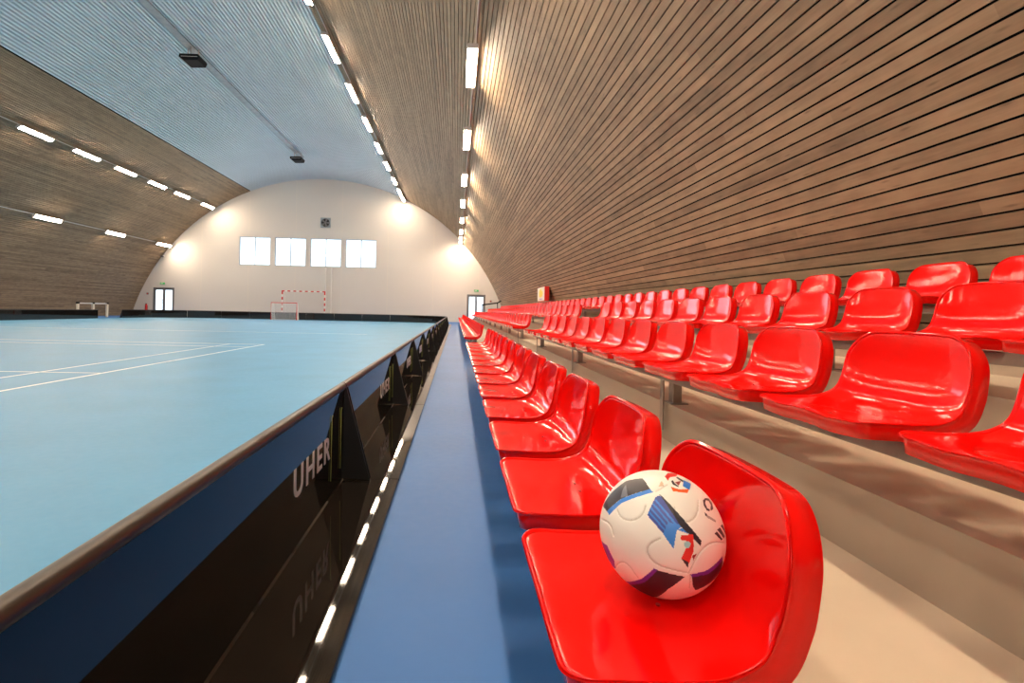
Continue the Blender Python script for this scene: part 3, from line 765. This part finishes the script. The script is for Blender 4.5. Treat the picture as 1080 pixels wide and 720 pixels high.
# handrail at the far end of the stand
t=empty('handrail',(2.1,36.2,0),'black handrail at the far end of the stand beside the door','handrail')
mb=MB(); mb.tube([(-.25,0,1.32),(.9,0,1.50),(1.2,0,1.68)],.05,8); mb.build('rail',M['black'],t)
for x_,zb,zt in ((-.2,0,1.33),(.9,0,1.50)):
    mb=MB(); mb.tube([(x_,0,zb),(x_,0,zt)],.03,8); mb.build('post',M['black'],t)

# ------------------------------------------------------------------ football
BC=Vector((.3733,.877,.4932)); BR=.1051
w_=Vector(BALL_W); e1_=Vector(BALL_E1); e2_=Vector(BALL_E2)
def ball():
    N=132; cols={'white':(.80,.78,.74),'black':(.025,.022,.035),'grey':(.16,.17,.21),'navy':(.035,.065,.33),'blue':(.03,.20,.68),'red':(.70,.025,.02),'cyan':(.30,.55,.60),
      'darkred':(.28,.02,.02),'purple':(.13,.03,.36),'orange':(.80,.12,.02),'tan':(.60,.45,.33),'greyl':(.35,.33,.32),'seam':(.62,.58,.53)}
    names=list(cols); mats=[plain('ball_'+k,cols[k],rough=.38,spec=.5) for k in names]
    polys=[(names.index(n),p,min(q[0] for q in p),max(q[0] for q in p),min(q[1] for q in p),max(q[1] for q in p)) for n,p in BALL_POLYS]
    def az(n):
        c=n.dot(w_); s=1
        if c<0: s=-1; n=-n; c=-c
        x,y=n.dot(e1_),n.dot(e2_); h=math.hypot(x,y)
        k=math.acos(min(1,c))/h if h>1e-9 else 1
        return x*k,y*k
    def inside(x,y,p):
        r=False; j=len(p)-1
        for i in range(len(p)):
            xi,yi=p[i];xj,yj=p[j]
            if (yi>y)!=(yj>y) and x<(xj-xi)*(y-yi)/(yj-yi)+xi: r=not r
            j=i
        return r
    # smoothed seams
    segs=[]
    for p in BALL_SEAMS:
        q=p
        for _ in range(2):
            z=[q[0]]
            for a,b in zip(q,q[1:]): z+=[(a[0]*.75+b[0]*.25,a[1]*.75+b[1]*.25),(a[0]*.25+b[0]*.75,a[1]*.25+b[1]*.75)]
            q=z+[q[-1]]
        segs+=list(zip(q,q[1:]))
    def sd(x,y):
        m=9
        for a,b in segs:
            if abs(a[0]-x)>.12 or abs(a[1]-y)>.12: continue
            dx,dy=b[0]-a[0],b[1]-a[1]; t=max(0,min(1,((x-a[0])*dx+(y-a[1])*dy)/(dx*dx+dy*dy+1e-12)))
            m=min(m,math.hypot(x-a[0]-dx*t,y-a[1]-dy*t))
        return m
    idx={};verts=[];faces=[];fm=[]
    axes=[(Vector((1,0,0)),Vector((0,1,0)),Vector((0,0,1))),(Vector((-1,0,0)),Vector((0,0,1)),Vector((0,1,0))),(Vector((0,1,0)),Vector((0,0,1)),Vector((1,0,0))),
          (Vector((0,-1,0)),Vector((1,0,0)),Vector((0,0,1))),(Vector((0,0,1)),Vector((1,0,0)),Vector((0,1,0))),(Vector((0,0,-1)),Vector((0,1,0)),Vector((1,0,0)))]
    for n,a,b in axes:
        g=[]
        for i in range(N+1):
            row=[]
            for j in range(N+1):
                u=math.tan((-1+2*i/N)*PI/4); v=math.tan((-1+2*j/N)*PI/4)
                d=(n+a*u+b*v).normalized(); key=(round(d.x,5),round(d.y,5),round(d.z,5))
                if key not in idx:
                    x,y=az(d); s=sd(x,y); r=BR-(.0011*math.exp(-(s/.016)**2) if s<.08 else 0)
                    idx[key]=len(verts); verts.append(d*r)
                row.append(idx[key])
            g.append(row)
        for i in range(N):
            for j in range(N):
                f=(g[i][j],g[i+1][j],g[i+1][j+1],g[i][j+1]); c=(verts[f[0]]+verts[f[2]])*.5
                x,y=az(c.normalized()); m=0
                for k,p,x0,x1,y0,y1 in polys:
                    if x0<=x<=x1 and y0<=y<=y1 and inside(x,y,p): m=k
                if m==0 and sd(x,y)<.012: m=names.index('seam')
                nn=(verts[f[1]]-verts[f[0]]).cross(verts[f[2]]-verts[f[0]])
                if nn.dot(c)<0: f=f[::-1]
                faces.append(f); fm.append(m)
    o=mesh_obj('football',verts,faces,mats,fmat=fm,smooth=True,loc=BC)
    tag(o,'white football with black, blue and red print on the nearest front-row seat','ball')
ball()

# ------------------------------------------------------------------ window light, added rear fill, camera, output
wd=bpy.data.worlds.new('World'); scene.world=wd; wd.use_nodes=True
bg=wd.node_tree.nodes['Background']; bg.inputs[0].default_value=(.80,.90,1,1); bg.inputs[1].default_value=SKY
def daylight_and_fill(y,ry,p,x0,x1,z0,z1,col):
    l=bpy.data.lights.new('daylight_and_fill','AREA'); l.shape='RECTANGLE'; l.size=x1-x0; l.size_y=z1-z0; l.energy=p; l.color=col
    o=bpy.data.objects.new('daylight_and_fill',l); COL.objects.link(o); o.location=((x0+x1)/2,y,(z0+z1)/2); o.rotation_euler=(ry,0,0)
daylight_and_fill(Y1+.6,-PI/2,DAYF,WX0,WX1,WZ0,WZ1,(.82,.91,1))
daylight_and_fill(Y0-.6,PI/2,REAR_FILL,WX0,WX1,3.2,6.6,(.62,.82,1))  # added cool fill lamp outside the invented rear windows

cam=bpy.data.cameras.new('camera'); co=bpy.data.objects.new('camera',cam); COL.objects.link(co)
cam.sensor_width=36; cam.sensor_fit='HORIZONTAL'; cam.lens=17.5; cam.shift_x=(540-499.43)/1080; cam.shift_y=(327.8-360)/1080; cam.clip_start=.02; cam.clip_end=200
Mx=Matrix.Rotation(math.radians(-2.0),4,'Z')@Matrix.Rotation(PI/2,4,'X')@Matrix.Rotation(.022,4,'Z')
co.matrix_world=Matrix.Translation((0,0,.88))@Mx
scene.camera=co
vs=scene.view_settings; vs.view_transform='Standard'; vs.look='None'; vs.exposure=EXPO; vs.gamma=1; vs.use_curve_mapping=False
